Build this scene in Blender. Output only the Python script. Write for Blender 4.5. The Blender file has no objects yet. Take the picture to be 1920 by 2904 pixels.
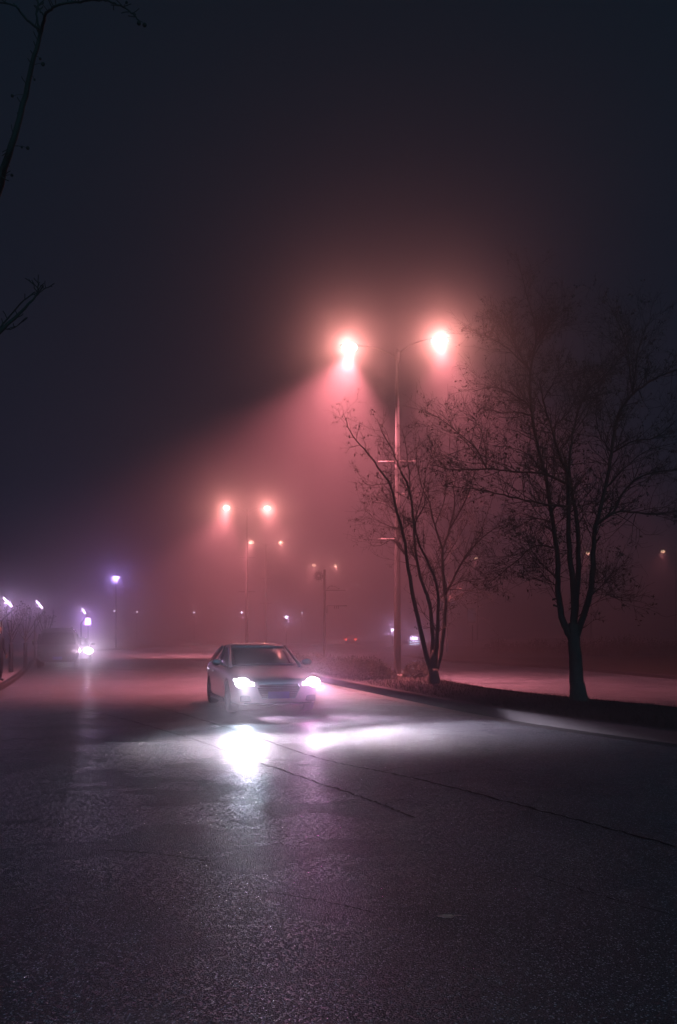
import bpy, bmesh, math, random
from mathutils import Vector, Matrix
S = bpy.context.scene
C = S.collection
R = math.radians
PI = math.pi

# ---------------------------------------------------------------- camera
F, HX, HY, CH = 2823.0, 960.0, 1796.0, 1.65      # focal length in photo pixels, horizon point, camera height


def P(px, py, d):
    """world point seen at photo pixel (px, py) at distance d"""
    return Vector(((px - HX) / F * d, d, CH - (py - HY) / F * d))


def G(px, py, z=0.0):
    """ground point (height z) seen at photo pixel"""
    d = (CH - z) * F / (py - HY)
    return Vector(((px - HX) / F * d, d, z))


cam = bpy.data.cameras.new('camera')
camo = bpy.data.objects.new('camera', cam)
C.objects.link(camo)
cam.sensor_fit = 'VERTICAL'
cam.sensor_height = 36.0
cam.lens = 35.0
cam.shift_y = (HY - 1452) / 2904
cam.clip_end = 3000
cam.clip_start = 0.05
camo.location = (0, 0, CH)
camo.rotation_euler = (R(90), 0, 0)
S.camera = camo

# ---------------------------------------------------------------- night sky
W = bpy.data.worlds.new('World')
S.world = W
W.use_nodes = True
nt = W.node_tree
nt.nodes.clear()
out = nt.nodes.new('ShaderNodeOutputWorld')
bg = nt.nodes.new('ShaderNodeBackground')
tc = nt.nodes.new('ShaderNodeTexCoord')
sep = nt.nodes.new('ShaderNodeSeparateXYZ')
rmp = nt.nodes.new('ShaderNodeValToRGB')
nt.links.new(tc.outputs['Generated'], sep.inputs[0])
nt.links.new(sep.outputs['Z'], rmp.inputs[0])
# teal fill added to the sky behind the camera, standing for an unseen street lamp
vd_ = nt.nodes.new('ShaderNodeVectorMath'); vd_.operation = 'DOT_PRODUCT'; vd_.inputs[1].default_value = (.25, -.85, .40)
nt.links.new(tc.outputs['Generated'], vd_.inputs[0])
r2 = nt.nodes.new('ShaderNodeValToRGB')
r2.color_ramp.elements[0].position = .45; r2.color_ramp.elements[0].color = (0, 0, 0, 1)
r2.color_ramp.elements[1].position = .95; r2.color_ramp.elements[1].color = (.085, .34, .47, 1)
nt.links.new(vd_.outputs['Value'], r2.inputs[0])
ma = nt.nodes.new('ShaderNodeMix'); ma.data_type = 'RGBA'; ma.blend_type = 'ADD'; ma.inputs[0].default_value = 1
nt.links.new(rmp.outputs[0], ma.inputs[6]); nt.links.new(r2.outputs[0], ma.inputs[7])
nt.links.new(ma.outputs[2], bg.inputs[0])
nt.links.new(bg.outputs[0], out.inputs[0])
e = rmp.color_ramp.elements
e[0].position = 0.0
e[0].color = (0.017, 0.018, 0.038, 1)
e[1].position = 1.0
e[1].color = (0.0018, 0.0060, 0.0115, 1)
for p_, c_ in ((0.15, (0.0095, 0.0105, 0.022, 1)), (0.32, (0.0045, 0.0078, 0.016, 1)), (0.55, (0.0022, 0.0066, 0.0125, 1))):
    q = e.new(p_)
    q.color = c_
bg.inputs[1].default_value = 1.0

S.view_settings.view_transform = 'Standard'
S.view_settings.look = 'None'
S.view_settings.exposure = 0.0
S.view_settings.gamma = 1.0
cy = S.cycles
cy.use_denoising = True
try:
    cy.denoiser = 'OPENIMAGEDENOISE'
    cy.denoising_input_passes = 'RGB_ALBEDO_NORMAL'
except Exception:
    pass
cy.max_bounces = 6
cy.diffuse_bounces = 2
cy.glossy_bounces = 3
cy.transmission_bounces = 4
cy.volume_bounces = 0
cy.sample_clamp_indirect = 2.0
cy.sample_clamp_direct = 0
cy.caustics_reflective = False
cy.caustics_refractive = False

PINK = (1.0, 0.235, 0.27)
LILAC = (0.80, 0.50, 1.0)

# ================================================================ helpers


def tag(o, label=None, cat=None, group=None, kind=None):
    if label: o['label'] = label
    if cat: o['category'] = cat
    if group: o['group'] = group
    if kind: o['kind'] = kind
    return o


def thing(name, label, cat, loc=(0, 0, 0), rz=0, group=None):
    o = bpy.data.objects.new(name, None)
    C.objects.link(o)
    o.location = loc
    o.rotation_euler = (0, 0, rz)
    return tag(o, label, cat, group)


class MB:
    def __init__(s):
        s.v, s.f = [], []

    def add(s, vs, fs):
        n = len(s.v)
        s.v += [tuple(v) for v in vs]
        s.f += [tuple(i + n for i in f) for f in fs]
        return s

    def box(s, c, d, rz=0, m=None):
        hx, hy, hz = d[0] / 2, d[1] / 2, d[2] / 2
        M = m or Matrix.Rotation(rz, 3, 'Z')
        vs = [Vector(c) + M @ Vector((x, y, z)) for x in (-hx, hx) for y in (-hy, hy) for z in (-hz, hz)]
        return s.add(vs, [(0, 1, 3, 2), (4, 6, 7, 5), (0, 4, 5, 1), (2, 3, 7, 6), (0, 2, 6, 4), (1, 5, 7, 3)])

    def tube(s, pts, rad, n=6, caps=True):
        pts = [Vector(p) for p in pts]
        if not isinstance(rad, (list, tuple)): rad = [rad] * len(pts)
        t0 = (pts[1] - pts[0]).normalized()
        a = Vector((0, 0, 1)) if abs(t0.z) < .9 else Vector((1, 0, 0))
        u = t0.cross(a).normalized()
        vs, fs = [], []
        for i, p in enumerate(pts):
            t = (pts[min(i + 1, len(pts) - 1)] - pts[max(i - 1, 0)]).normalized()
            u = (u - t * u.dot(t))
            if u.length < 1e-6: u = t.orthogonal()
            u.normalize()
            w = t.cross(u)
            for k in range(n):
                an = 2 * PI * k / n
                vs.append(p + (u * math.cos(an) + w * math.sin(an)) * rad[i])
        for i in range(len(pts) - 1):
            for k in range(n):
                fs.append((i * n + k, i * n + (k + 1) % n, (i + 1) * n + (k + 1) % n, (i + 1) * n + k))
        if caps:
            fs.append(tuple(range(n))[::-1])
            fs.append(tuple((len(pts) - 1) * n + k for k in range(n)))
        return s.add(vs, fs)

    def lathe(s, prof, n=24, c=(0, 0, 0), M=None):
        c = Vector(c)
        M = M or Matrix.Identity(3)
        vs, fs = [], []
        for r, z in prof:
            for k in range(n):
                a = 2 * PI * k / n
                vs.append(c + M @ Vector((r * math.cos(a), r * math.sin(a), z)))
        for i in range(len(prof) - 1):
            for k in range(n):
                fs.append((i * n + k, i * n + (k + 1) % n, (i + 1) * n + (k + 1) % n, (i + 1) * n + k))
        fs.append(tuple(range(n))[::-1])
        fs.append(tuple((len(prof) - 1) * n + k for k in range(n)))
        return s.add(vs, fs)

    def ball(s, c, r, n=8, m=6, sc=(1, 1, 1)):
        c = Vector(c)
        vs = [c + Vector((0, 0, r * sc[2]))]
        for i in range(1, m):
            th = PI * i / m
            for k in range(n):
                a = 2 * PI * k / n
                vs.append(c + Vector((r * sc[0] * math.sin(th) * math.cos(a), r * sc[1] * math.sin(th) * math.sin(a), r * sc[2] * math.cos(th))))
        vs.append(c - Vector((0, 0, r * sc[2])))
        fs = [(0, 1 + k, 1 + (k + 1) % n) for k in range(n)]
        for i in range(m - 2):
            for k in range(n):
                a0 = 1 + i * n
                fs.append((a0 + k, a0 + n + k, a0 + n + (k + 1) % n, a0 + (k + 1) % n))
        b = 1 + (m - 2) * n
        fs += [(len(vs) - 1, b + (k + 1) % n, b + k) for k in range(n)]
        return s.add(vs, fs)

    def build(s, name, mat, parent=None, smooth=False, mods=()):
        me = bpy.data.meshes.new(name)
        me.from_pydata(s.v, [], s.f)
        me.update()
        if smooth:
            me.polygons.foreach_set('use_smooth', [True] * len(me.polygons))
        o = bpy.data.objects.new(name, me)
        C.objects.link(o)
        if parent: o.parent = parent
        me.materials.append(mat)
        for t, kw in mods:
            md = o.modifiers.new(t.lower(), t)
            for k, v in kw.items(): setattr(md, k, v)
        return o


def mat(name, col=(.1, .1, .1), rough=.6, metal=0.0, emit=None, es=0, noise=None, bump=None, coat=0, alpha=None, trans=0, spec=None):
    m = bpy.data.materials.new(name)
    m.use_nodes = True
    t = m.node_tree
    b = t.nodes['Principled BSDF']
    b.inputs['Base Color'].default_value = (*col, 1)
    b.inputs['Roughness'].default_value = rough
    b.inputs['Metallic'].default_value = metal
    if coat: b.inputs['Coat Weight'].default_value = coat; b.inputs['Coat Roughness'].default_value = .08
    if trans: b.inputs['Transmission Weight'].default_value = trans
    if spec is not None: b.inputs['Specular IOR Level'].default_value = spec
    if emit:
        b.inputs['Emission Color'].default_value = (*emit, 1)
        b.inputs['Emission Strength'].default_value = es
    if emit: m.cycles.emission_sampling = 'NONE'
    if noise or bump:
        co = t.nodes.new('ShaderNodeTexCoord')
    if noise:
        sc, amt = noise
        n = t.nodes.new('ShaderNodeTexNoise'); n.inputs['Scale'].default_value = sc; n.inputs['Detail'].default_value = 5
        t.links.new(co.outputs['Object'], n.inputs['Vector'])
        r = t.nodes.new('ShaderNodeValToRGB')
        r.color_ramp.elements[0].position = .3; r.color_ramp.elements[1].position = .7
        r.color_ramp.elements[0].color = (*[c * (1 - amt) for c in col], 1)
        r.color_ramp.elements[1].color = (*[min(1, c * (1 + amt)) for c in col], 1)
        t.links.new(n.outputs[0], r.inputs[0]); t.links.new(r.outputs[0], b.inputs['Base Color'])
    if bump:
        sc, st, di = bump
        n = t.nodes.new('ShaderNodeTexNoise'); n.inputs['Scale'].default_value = sc; n.inputs['Detail'].default_value = 4
        t.links.new(co.outputs['Object'], n.inputs['Vector'])
        bp = t.nodes.new('ShaderNodeBump'); bp.inputs['Strength'].default_value = st; bp.inputs['Distance'].default_value = di
        t.links.new(n.outputs[0], bp.inputs['Height']); t.links.new(bp.outputs[0], b.inputs['Normal'])
    return m


M = {}
M['bark'] = mat('bark', (.045, .037, .032), .85, noise=(14, .4), bump=(40, .8, .01))
M['twig'] = mat('twig', (.022, .018, .016), .8, noise=(6, .3))
M['leaf'] = mat('leaf', (.05, .036, .022), .6, noise=(3, .4))
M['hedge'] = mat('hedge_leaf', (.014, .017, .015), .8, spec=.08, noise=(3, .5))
M['steel'] = mat('painted_steel', (.05, .05, .055), .6, .0, noise=(5, .15))
M['dark_steel'] = mat('dark_painted_steel', (.06, .065, .075), .5, .2, noise=(5, .2))
M['concrete'] = mat('concrete', (.33, .31, .29), .75, noise=(9, .25), bump=(60, .5, .004))
M['kerb'] = mat('kerb_stone', (.016, .018, .021), .75, spec=.2, noise=(5, .35), bump=(50, .6, .006))
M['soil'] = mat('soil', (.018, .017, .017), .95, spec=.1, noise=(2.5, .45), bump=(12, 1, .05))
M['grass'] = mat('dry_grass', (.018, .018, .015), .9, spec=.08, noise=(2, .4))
M['silver'] = mat('silver_paint', (.56, .42, .46), .30, .8, coat=1.0)
M['black_paint'] = mat('black_paint', (.02, .022, .026), .28, .2, coat=1.0)
M['glass'] = mat('dark_glass', (.012, .013, .016), .17, 0, spec=1.0)
M['rubber'] = mat('rubber', (.018, .018, .018), .8)
M['plastic'] = mat('black_plastic', (.022, .022, .024), .45)
M['chrome'] = mat('chrome', (.7, .7, .72), .12, 1.0)
M['plate'] = mat('plate_blue', (.05, .09, .35), .4)
M['cloth'] = mat('dark_cloth', (.008, .009, .012), .9, spec=.1)
M['skin'] = mat('skin', (.3, .2, .15), .5)
M['pave'] = mat('pavement', (.14, .135, .14), .6, noise=(1.5, .3), bump=(25, .6, .006))


def emis(name, col, st):
    return mat(name, (.5, .5, .5), .4, emit=col, es=st)


M['lamp_pink'] = emis('sodium_lens', (1, .58, .36), 3.2)
M['lamp_lilac'] = emis('lilac_tube', (.86, .62, 1.0), 9)
M['lamp_lilac_far'] = emis('lilac_far', (.75, .5, 1.0), 14)
M['lamp_white_far'] = emis('white_far', (.9, .75, 1.0), 12)
M['headlight'] = emis('headlight_lens', (.95, .92, 1.0), 14)
M['headlight_unit'] = emis('headlight_unit', (.95, .85, 1.0), 4)
M['tail'] = emis('tail_lens', (1, .06, .04), 22)
M['red'] = emis('red_lens', (1, .05, .08), 20)
M['sign_light'] = emis('sign_light', (.62, .36, 1.0), 5)
M['sign_white'] = emis('sign_white', (.8, .62, 1.0), 3)
M['teal_line'] = emis('teal_line', (.35, .75, .8), 2.5)


def asphalt(name, base, rlo, rhi):
    m = bpy.data.materials.new(name)
    m.use_nodes = True
    t = m.node_tree
    N = t.nodes.new
    L = t.links.new
    b = t.nodes['Principled BSDF']
    co = N('ShaderNodeTexCoord')

    def noise(sc, det=4, rough=.5, dist=0):
        n = N('ShaderNodeTexNoise')
        n.inputs['Scale'].default_value = sc
        n.inputs['Detail'].default_value = det
        n.inputs['Roughness'].default_value = rough
        n.inputs['Distortion'].default_value = dist
        L(co.outputs['Object'], n.inputs['Vector'])
        return n.outputs[0]

    def ramp(src, p0, c0, p1, c1):
        r = N('ShaderNodeValToRGB')
        r.color_ramp.elements[0].position = p0; r.color_ramp.elements[1].position = p1
        r.color_ramp.elements[0].color = (*c0, 1) if isinstance(c0, tuple) else (c0, c0, c0, 1)
        r.color_ramp.elements[1].color = (*c1, 1) if isinstance(c1, tuple) else (c1, c1, c1, 1)
        L(src, r.inputs[0])
        return r.outputs[0]

    def math_(op, a, b_):
        n = N('ShaderNodeMath'); n.operation = op
        for i, x in enumerate((a, b_)):
            if isinstance(x, (int, float)): n.inputs[i].default_value = x
            else: L(x, n.inputs[i])
        return n.outputs[0]
    c1 = ramp(noise(.35, 5), .3, tuple(x * .55 for x in base), .7, tuple(x * 1.5 for x in base))
    c2 = ramp(noise(75, 3, .7), .34, .12, .68, 2.3)
    mx = N('ShaderNodeMix'); mx.data_type = 'RGBA'; mx.blend_type = 'MULTIPLY'; mx.inputs[0].default_value = 1
    L(c1, mx.inputs[6]); L(c2, mx.inputs[7])
    # pale stone chips painted into the colour to stand for wet-road glitter
    v2 = N('ShaderNodeTexVoronoi'); v2.inputs['Scale'].default_value = 92; v2.inputs['Randomness'].default_value = 1
    L(co.outputs['Object'], v2.inputs['Vector'])
    sc_ = N('ShaderNodeSeparateColor'); L(v2.outputs['Color'], sc_.inputs[0])
    glint_chip = math_('MULTIPLY', math_('GREATER_THAN', sc_.outputs[0], .62), math_('LESS_THAN', v2.outputs['Distance'], math_('MULTIPLY', sc_.outputs[1], .55)))
    m3 = N('ShaderNodeMix'); m3.data_type = 'RGBA'; L(glint_chip, m3.inputs[0]); L(mx.outputs[2], m3.inputs[6]); m3.inputs[7].default_value = (.60, .66, .76, 1)
    L(m3.outputs[2], b.inputs['Base Color'])
    base_r = ramp(noise(.5, 6, .65, .2), .2, rlo, .8, rhi)
    vr = N('ShaderNodeTexVoronoi'); vr.inputs['Scale'].default_value = 95
    L(co.outputs['Object'], vr.inputs['Vector'])
    sr = N('ShaderNodeSeparateColor'); L(vr.outputs['Color'], sr.inputs[0])
    wetf = math_('GREATER_THAN', sr.outputs[2], .72)          # wet, polished stone faces
    L(math_('SUBTRACT', base_r, math_('MULTIPLY', wetf, .26)), b.inputs['Roughness'])
    v = N('ShaderNodeTexVoronoi'); v.inputs['Scale'].default_value = 95
    L(co.outputs['Object'], v.inputs['Vector'])
    stones = math_('MULTIPLY', v.outputs['Distance'], -0.9)
    fine = math_('MULTIPLY', noise(210, 2), .5)
    b1 = N('ShaderNodeBump'); b1.inputs['Strength'].default_value = 1.0; b1.inputs['Distance'].default_value = .016
    L(math_('ADD', stones, fine), b1.inputs['Height'])
    # shallow ruts and ripples left by the roller
    mp = N('ShaderNodeMapping'); mp.inputs['Rotation'].default_value = (0, 0, R(20)); mp.inputs['Scale'].default_value = (.25, 1.6, 1)
    L(co.outputs['Object'], mp.inputs[0])
    rn = N('ShaderNodeTexNoise'); rn.inputs['Scale'].default_value = 2.2; rn.inputs['Detail'].default_value = 5
    L(mp.outputs[0], rn.inputs['Vector'])
    b2 = N('ShaderNodeBump'); b2.inputs['Strength'].default_value = .5; b2.inputs['Distance'].default_value = .010
    L(rn.outputs[0], b2.inputs['Height']); L(b1.outputs[0], b2.inputs['Normal'])
    L(b2.outputs[0], b.inputs['Normal'])
    b.inputs['Specular IOR Level'].default_value = .42
    return m


M['asphalt'] = asphalt('wet_asphalt', (.030, .040, .052), .44, .62)
M['tar'] = mat('tar_seam', (.004, .004, .005), .75, spec=.15)


def light(name, typ, loc, col, power, parent=None, direction=None, size=.08, spot=None, blend=1.0, scale=None):
    l = bpy.data.lights.new(name, typ)
    l.color = col
    l.energy = power
    l.shadow_soft_size = size
    o = bpy.data.objects.new(name, l)
    C.objects.link(o)
    o.location = loc
    if parent: o.parent = parent
    if typ == 'SPOT':
        l.spot_size = R(spot)
        l.spot_blend = blend
        if direction is not None:
            o.rotation_euler = Vector(direction).to_track_quat('-Z', 'Y').to_euler()
    if scale: o.scale = scale
    return o


# ================================================================ setting
def catmull(pts, n=6):
    pts = [Vector(p) for p in pts]
    q = [pts[0] * 2 - pts[1]] + pts + [pts[-1] * 2 - pts[-2]]
    r = []
    for i in range(1, len(q) - 2):
        for k in range(n):
            t = k / n
            a, b, c, d = q[i - 1], q[i], q[i + 1], q[i + 2]
            r.append(.5 * ((2 * b) + (c - a) * t + (2 * a - 5 * b + 4 * c - d) * t * t + (3 * b - a - 3 * c + d) * t ** 3))
    r.append(pts[-1])
    return r


near_e = [(14.2, -4), (11.5, 2), (8.3, 8), (5.05, 14.8), (3.04, 19.5), (1.29, 26), (-.86, 34.8), (-4.5, 50), (-7.9, 66), (-9.1, 74), (-9.8, 90), (-9.4, 103), (-7.6, 120), (-4, 139), (1, 158), (10, 180)]
far_e = [(19.5, -4), (16.6, 2), (12.8, 8), (9.2, 14.8), (6.66, 19.8), (4.2, 26), (2.75, 34.8), (-.6, 50), (-3.9, 66), (-5.0, 74), (-5.7, 90), (-5.4, 103), (-3.5, 120), (0.2, 139), (5, 158), (13.5, 178)]
left_e = [(-8.6, -8), (-8.6, 4), (-8.7, 18), (-8.95, 24), (-9.66, 28.4), (-12.1, 38), (-14.6, 47), (-18.2, 61), (-21.3, 80), (-22.2, 100), (-21, 122), (-17.5, 142), (-12, 160), (-3, 178), (12, 192)]
right_e = [(30, -8), (24, 5), (18.5, 15), (14.6, 25), (12.2, 35), (10.5, 45), (7.9, 53), (5.6, 63), (4.2, 80), (4.4, 100), (7, 120), (12, 143), (20, 165), (30, 178)]

v3 = lambda l: [(x, y, 0) for x, y in l]
NE, FE = catmull(v3(near_e), 6), catmull(v3(far_e), 6)
LE, RE = catmull(v3(left_e), 6), catmull(v3(right_e), 6)

g = MB()
g.add([(-210, -14, -.03), (210, -14, -.03), (210, 410, -.03), (-210, 410, -.03)], [(0, 1, 2, 3)])
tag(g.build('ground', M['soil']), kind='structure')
g = MB()
g.add([(-30, -10, 0), (40, -10, 0), (40, 205, 0), (-30, 205, 0)], [(0, 1, 2, 3)])
tag(g.build('road', M['asphalt']), kind='structure')


def kerb_line(name, line, side, h, w=.16, step=1.0):
    """row of kerb stones as one kerb with a rounded upper edge; side = +1: the kerb lies to the right of the line"""
    b = MB()
    n = len(line)
    vs, fs = [], []
    for i, p in enumerate(line):
        t = (line[min(i + 1, n - 1)] - line[max(i - 1, 0)]).normalized()
        nn = Vector((t.y, -t.x, 0)) * side
        for o_, z in ((0, -.02), (0.0, h - .03), (.012, h - .008), (.03, h), (w, h + .001), (w, h - .1)):
            q = p + nn * o_
            vs.append((q.x, q.y, z))
    for i in range(n - 1):
        for k in range(5):
            fs.append((i * 6 + k, i * 6 + k + 1, (i + 1) * 6 + k + 1, (i + 1) * 6 + k))
    return tag(b.add(vs, fs).build(name, M['kerb']), kind='structure')


kerb_line('kerb', NE, 1, .20)
kerb_line('kerb', FE, -1, .20)
kerb_line('kerb', LE, -1, .15)
kerb_line('kerb', RE, 1, .14)

# median bed: a slightly humped strip of soil between the two kerbs
rnd = random.Random(5)
b = MB()
vs, fs = [], []
K = 9
nn = min(len(NE), len(FE))
for i in range(nn):
    a, c = NE[i], FE[i]
    u = (c - a).normalized()
    a2, c2 = a + u * .15, c - u * .15
    for k in range(K):
        s_ = k / (K - 1)
        p = a2.lerp(c2, s_)
        z = .185 + .07 * math.sin(PI * s_) + (rnd.uniform(-.015, .02) if 0 < k < K - 1 else 0)
        vs.append((p.x, p.y, z))
for i in range(nn - 1):
    for k in range(K - 1):
        fs.append((i * K + k, i * K + k + 1, (i + 1) * K + k + 1, (i + 1) * K + k))
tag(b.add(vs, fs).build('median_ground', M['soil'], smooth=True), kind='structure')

# pavement on the far left
b = MB()
vs, fs = [], []
for p in LE:
    vs.append((p.x - .15, p.y, .146)); vs.append((p.x - 60 if p.y < 150 else p.x - 40, p.y + (0 if p.y < 130 else (p.y - 130) * .9), .146))
fs = [(2 * i, 2 * i + 2, 2 * i + 3, 2 * i + 1) for i in range(len(LE) - 1)]
tag(b.add(vs, fs).build('pavement', M['pave']), kind='structure')

# grassy bank beyond the second carriageway
b = MB()
vs = []
K = 16
for i, p in enumerate(RE):
    for k in range(K):
        s_ = k / (K - 1)
        x = p.x + .16 + 55 * s_ ** 1.6
        z = .135 + .75 * (1 - math.exp(-s_ * 6)) * (.6 + .5 * math.sin(p.y * .11 + 1) * math.sin(s_ * 7 + p.y * .05)) + (rnd.uniform(-.03, .05) if k else 0)
        vs.append((x, p.y, z))
fs = [(i * K + k, i * K + k + 1, (i + 1) * K + k + 1, (i + 1) * K + k) for i in range(len(RE) - 1) for k in range(K - 1)]
tag(b.add(vs, fs).build('grass_bank', M['grass'], smooth=True), kind='structure')

# gutter course along the median kerb (paler concrete band beside the kerb)
b = MB()
vs = []
for i, p in enumerate(NE):
    t = (NE[min(i + 1, len(NE) - 1)] - NE[max(i - 1, 0)]).normalized()
    n_ = Vector((-t.y, t.x, 0))
    q = p + n_ * .32
    vs += [(p.x + .0 * n_.x, p.y, .004), (q.x, q.y, .004)]
fs = [(2 * i, 2 * i + 1, 2 * i + 3, 2 * i + 2) for i in range(len(NE) - 1)]
M['gutter'] = mat('gutter', (.035, .036, .04), .42, noise=(4, .3), bump=(70, .7, .004))
tag(b.add(vs, fs).build('gutter', M['gutter']), kind='structure')


def seam(pts, w, seed, wob=.02, z=.004):
    r = random.Random(seed)
    line = catmull([G(x, y) for x, y in pts], 14)
    vs = []
    for i, p in enumerate(line):
        t = (line[min(i + 1, len(line) - 1)] - line[max(i - 1, 0)]).normalized()
        n_ = Vector((-t.y, t.x, 0))
        o_ = r.uniform(-wob, wob)
        ww = .85 * w * r.uniform(.45, 1.2) * (.25 if i in (0, len(line) - 1) else 1)
        a, c = p + n_ * (o_ + ww / 2), p + n_ * (o_ - ww / 2)
        vs += [(a.x, a.y, z), (c.x, c.y, z)]
    fs = [(2 * i, 2 * i + 1, 2 * i + 3, 2 * i + 2) for i in range(len(line) - 1)]
    tag(MB().add(vs, fs).build('road_seam', M['tar']), kind='structure')


seam([(385, 1994), (460, 2010), (560, 2038), (700, 2082), (860, 2137), (960, 2164), (1100, 2192), (1260, 2228), (1450, 2278), (1650, 2330), (1920, 2402), (2150, 2470)], .045, 1)
seam([(230, 2008), (330, 2034), (500, 2082), (600, 2115), (700, 2150), (860, 2206), (1000, 2252), (1090, 2285), (1180, 2320)], .035, 2)
seam([(950, 2156), (1010, 2149), (1080, 2146), (1150, 2143)], .02, 3)
seam([(975, 2163), (1040, 2156), (1100, 2152)], .016, 4)
seam([(1090, 2188), (1130, 2178), (1180, 2174), (1215, 2173)], .02, 5)
seam([(1162, 2203), (1200, 2198), (1240, 2194), (1300, 2186)], .024, 6)
seam([(1080, 2285), (1110, 2276), (1160, 2264)], .016, 7)
seam([(300, 2412), (420, 2420), (520, 2432), (600, 2444)], .016, 8, .01)
seam([(760, 2530), (850, 2545), (960, 2565), (1060, 2590)], .014, 9, .01)
seam([(1500, 2480), (1700, 2540), (1920, 2600)], .012, 10, .012)

# ================================================================ street lamps


def arc(p0, p1, p2, n=8):
    return [(1 - t) ** 2 * Vector(p0) + 2 * t * (1 - t) * Vector(p1) + t * t * Vector(p2) for t in [i / n for i in range(n + 1)]]


SIDE = {-1: 1.5, 1: 1.42}


def build_street_lamp(x, y, h, rz, label, power, bars=True, base=True, heads=(-1, 1), spans=(1.48, 1.48), lift=0.0, rscale=1.0):
    t = thing('street_lamp', label, 'street lamp', (x, y, .2), rz, 'tall street lamps' if len(heads) == 2 else 'single street lamps across the road')
    MB().lathe([(.125 * rscale, 0), (.12 * rscale, .6), (.098 * rscale, 4), (.07 * rscale, 8), (.05 * rscale, h - .35), (.05 * rscale, h - .2)], 8).build('pole', M['steel'], t)
    if base:
        p = MB()
        p.box((0, 0, .02), (.55, .55, .06)).box((0, 0, .07), (.40, .40, .04))
        for a in (-1, 1):
            for c_ in (-1, 1): p.lathe([(.022, .04), (.022, .13)], 6, (a * .21, c_ * .21, 0))
        p.build('base_plate', M['concrete'], t)
        MB().box((0, -.118, .75), (.12, .02, .38)).build('access_panel', M['dark_steel'], t)
    MB().lathe([(.075 * rscale, h - .55), (.085 * rscale, h - .5), (.085 * rscale, h - .3), (.055 * rscale, h - .2), (.02, h - .12)], 12).build('pole_cap', M['steel'], t)
    if bars:
        for zb in (4.58, 7.15):
            MB().tube([(-.63, 0, zb), (.63, 0, zb)], .016, 6).build('banner_bar', M['steel'], t)
    h0 = h
    for sd in heads:
        span = spans[0] if sd < 0 else spans[1]
        h = h0 + (lift if sd > 0 else 0)
        pts = arc((sd * .05, 0, h - .42), (sd * .55, 0, h - .02), (sd * (span - .25), 0, h + .02))
        MB().tube(pts, .032, 6).build('arm', M['steel'], t)
        hd = MB()
        vs, fs = [], []
        # drop-shaped cobra head
        secs = [(-.30, .035, .03), (-.18, .08, .05), (0, .13, .075), (.18, .14, .08), (.32, .10, .06), (.38, .03, .02)]
        for (xx, w, hh) in secs:
            for k in range(10):
                a = 2 * PI * k / 10
                zz = hh * math.sin(a)
                vs.append((sd * (span + xx), w * math.cos(a), h + .03 + (zz if zz > 0 else zz * .35)))
        for i in range(len(secs) - 1):
            for k in range(10):
                fs.append((i * 10 + k, i * 10 + (k + 1) % 10, (i + 1) * 10 + (k + 1) % 10, (i + 1) * 10 + k))
        fs += [tuple(range(10)), tuple(50 + k for k in range(10))]
        hd.add(vs, fs).build('lamp_head', M['steel'], t, smooth=True)
        MB().ball((sd * (span + .06), 0, h - .05), .27, 16, 10, (1, .88, .6)).build('lens', M['lamp_pink'], t, smooth=True)
        light('lamp_light', 'SPOT', (sd * (span + .06), 0, h - .25), PINK, power * (1.0 if sd < 0 else .32), t, (sd * .25, .12, -1), .10, 112, .75)
        light('lamp_glow', 'SPOT', (sd * (span + .06), -.30, h - .14), (1, .34, .29), power * .0103, t, (0, -1, -.19), .12, 32, 1.0)
        light('lamp_glow', 'POINT', (sd * (span + .06), -.0, h - .27), (1, .29, .28), power * .0015, t, size=.12)
    return t


POW = 60000
build_street_lamp(1.95, 33.0, 11.0, R(-4), 'tallest twin-headed street lamp rising behind the multi-stemmed bare tree on the median', POW, spans=(1.53, 1.34), lift=.16)
build_street_lamp(-6.9, 75.0, 10.95, R(3), 'twin-headed street lamp glowing straight above the silver car with haze cones below', POW)
build_street_lamp(-7.55, 103.5, 10.95, R(2), 'faint twin-headed street lamp just behind the one above the silver car', POW * .3, base=False)
build_street_lamp(-1.95, 141.0, 11.1, R(0), 'farthest twin-headed street lamp glowing behind the ornamental sign post', POW * .35, base=False)
for (px, py, d, rz, lb) in ((1350, 1582, 133, R(90), 'small orange street lamp seen through the twigs between the two median trees'),
                            (1668, 1567, 120, R(90), 'orange street lamp peeping out beside the trunk of the nearest bare tree'),
                            (1916, 1563, 120, R(180), 'orange street lamp at the frame edge beyond the nearest bare tree')):
    q = P(px, py, d)
    build_street_lamp(q.x, q.y + (-1.4 if rz < 2 else 0), q.z - .2, rz, lb, POW * .2, bars=False, base=False, heads=(1,))


def path_lamp(x, y, z0, h, label, s=1.0, power=500, near=True, mat_='lamp_lilac', spread=.3):
    """low lamp: post, raked arm, and a bar folded back over it with two glowing tubes"""
    t = thing('path_lamp', label, 'path lamp', (x, y, z0), 0, 'low lamps with twin tubes along the pavement')
    MB().lathe([(.05, 0), (.045, .3), (.038, h * .78)], 8).build('post', M['dark_steel'], t)
    MB().tube([(0, 0, h * .77), (.06, 0, h * .80), (.50 * s, 0, h * .965)], [.038, .036, .03], 8).build('arm', M['dark_steel'], t)
    a, c_ = Vector((.42 * s, 0, h * 1.0)), Vector((.08 * s, 0, h * 1.135))
    MB().tube([Vector((.50 * s, 0, h * .965)), a, c_ + Vector((0, 0, .035)) + Vector((0, 0, 0))], .016, 6).build('bracket', M['dark_steel'], t)
    for f0, f1 in ((.02, .44), (.56, .98)):
        MB().tube([a.lerp(c_, f0) - Vector((.02, 0, .03)), a.lerp(c_, f1) - Vector((.02, 0, .03))], .026, 8).build('tube_lamp', M[mat_], t)
    light('lamp_light', 'POINT', a.lerp(c_, .5) + Vector((-.06, -.05, -.09)), LILAC, power * .07, t, size=.07)
    return t


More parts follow.
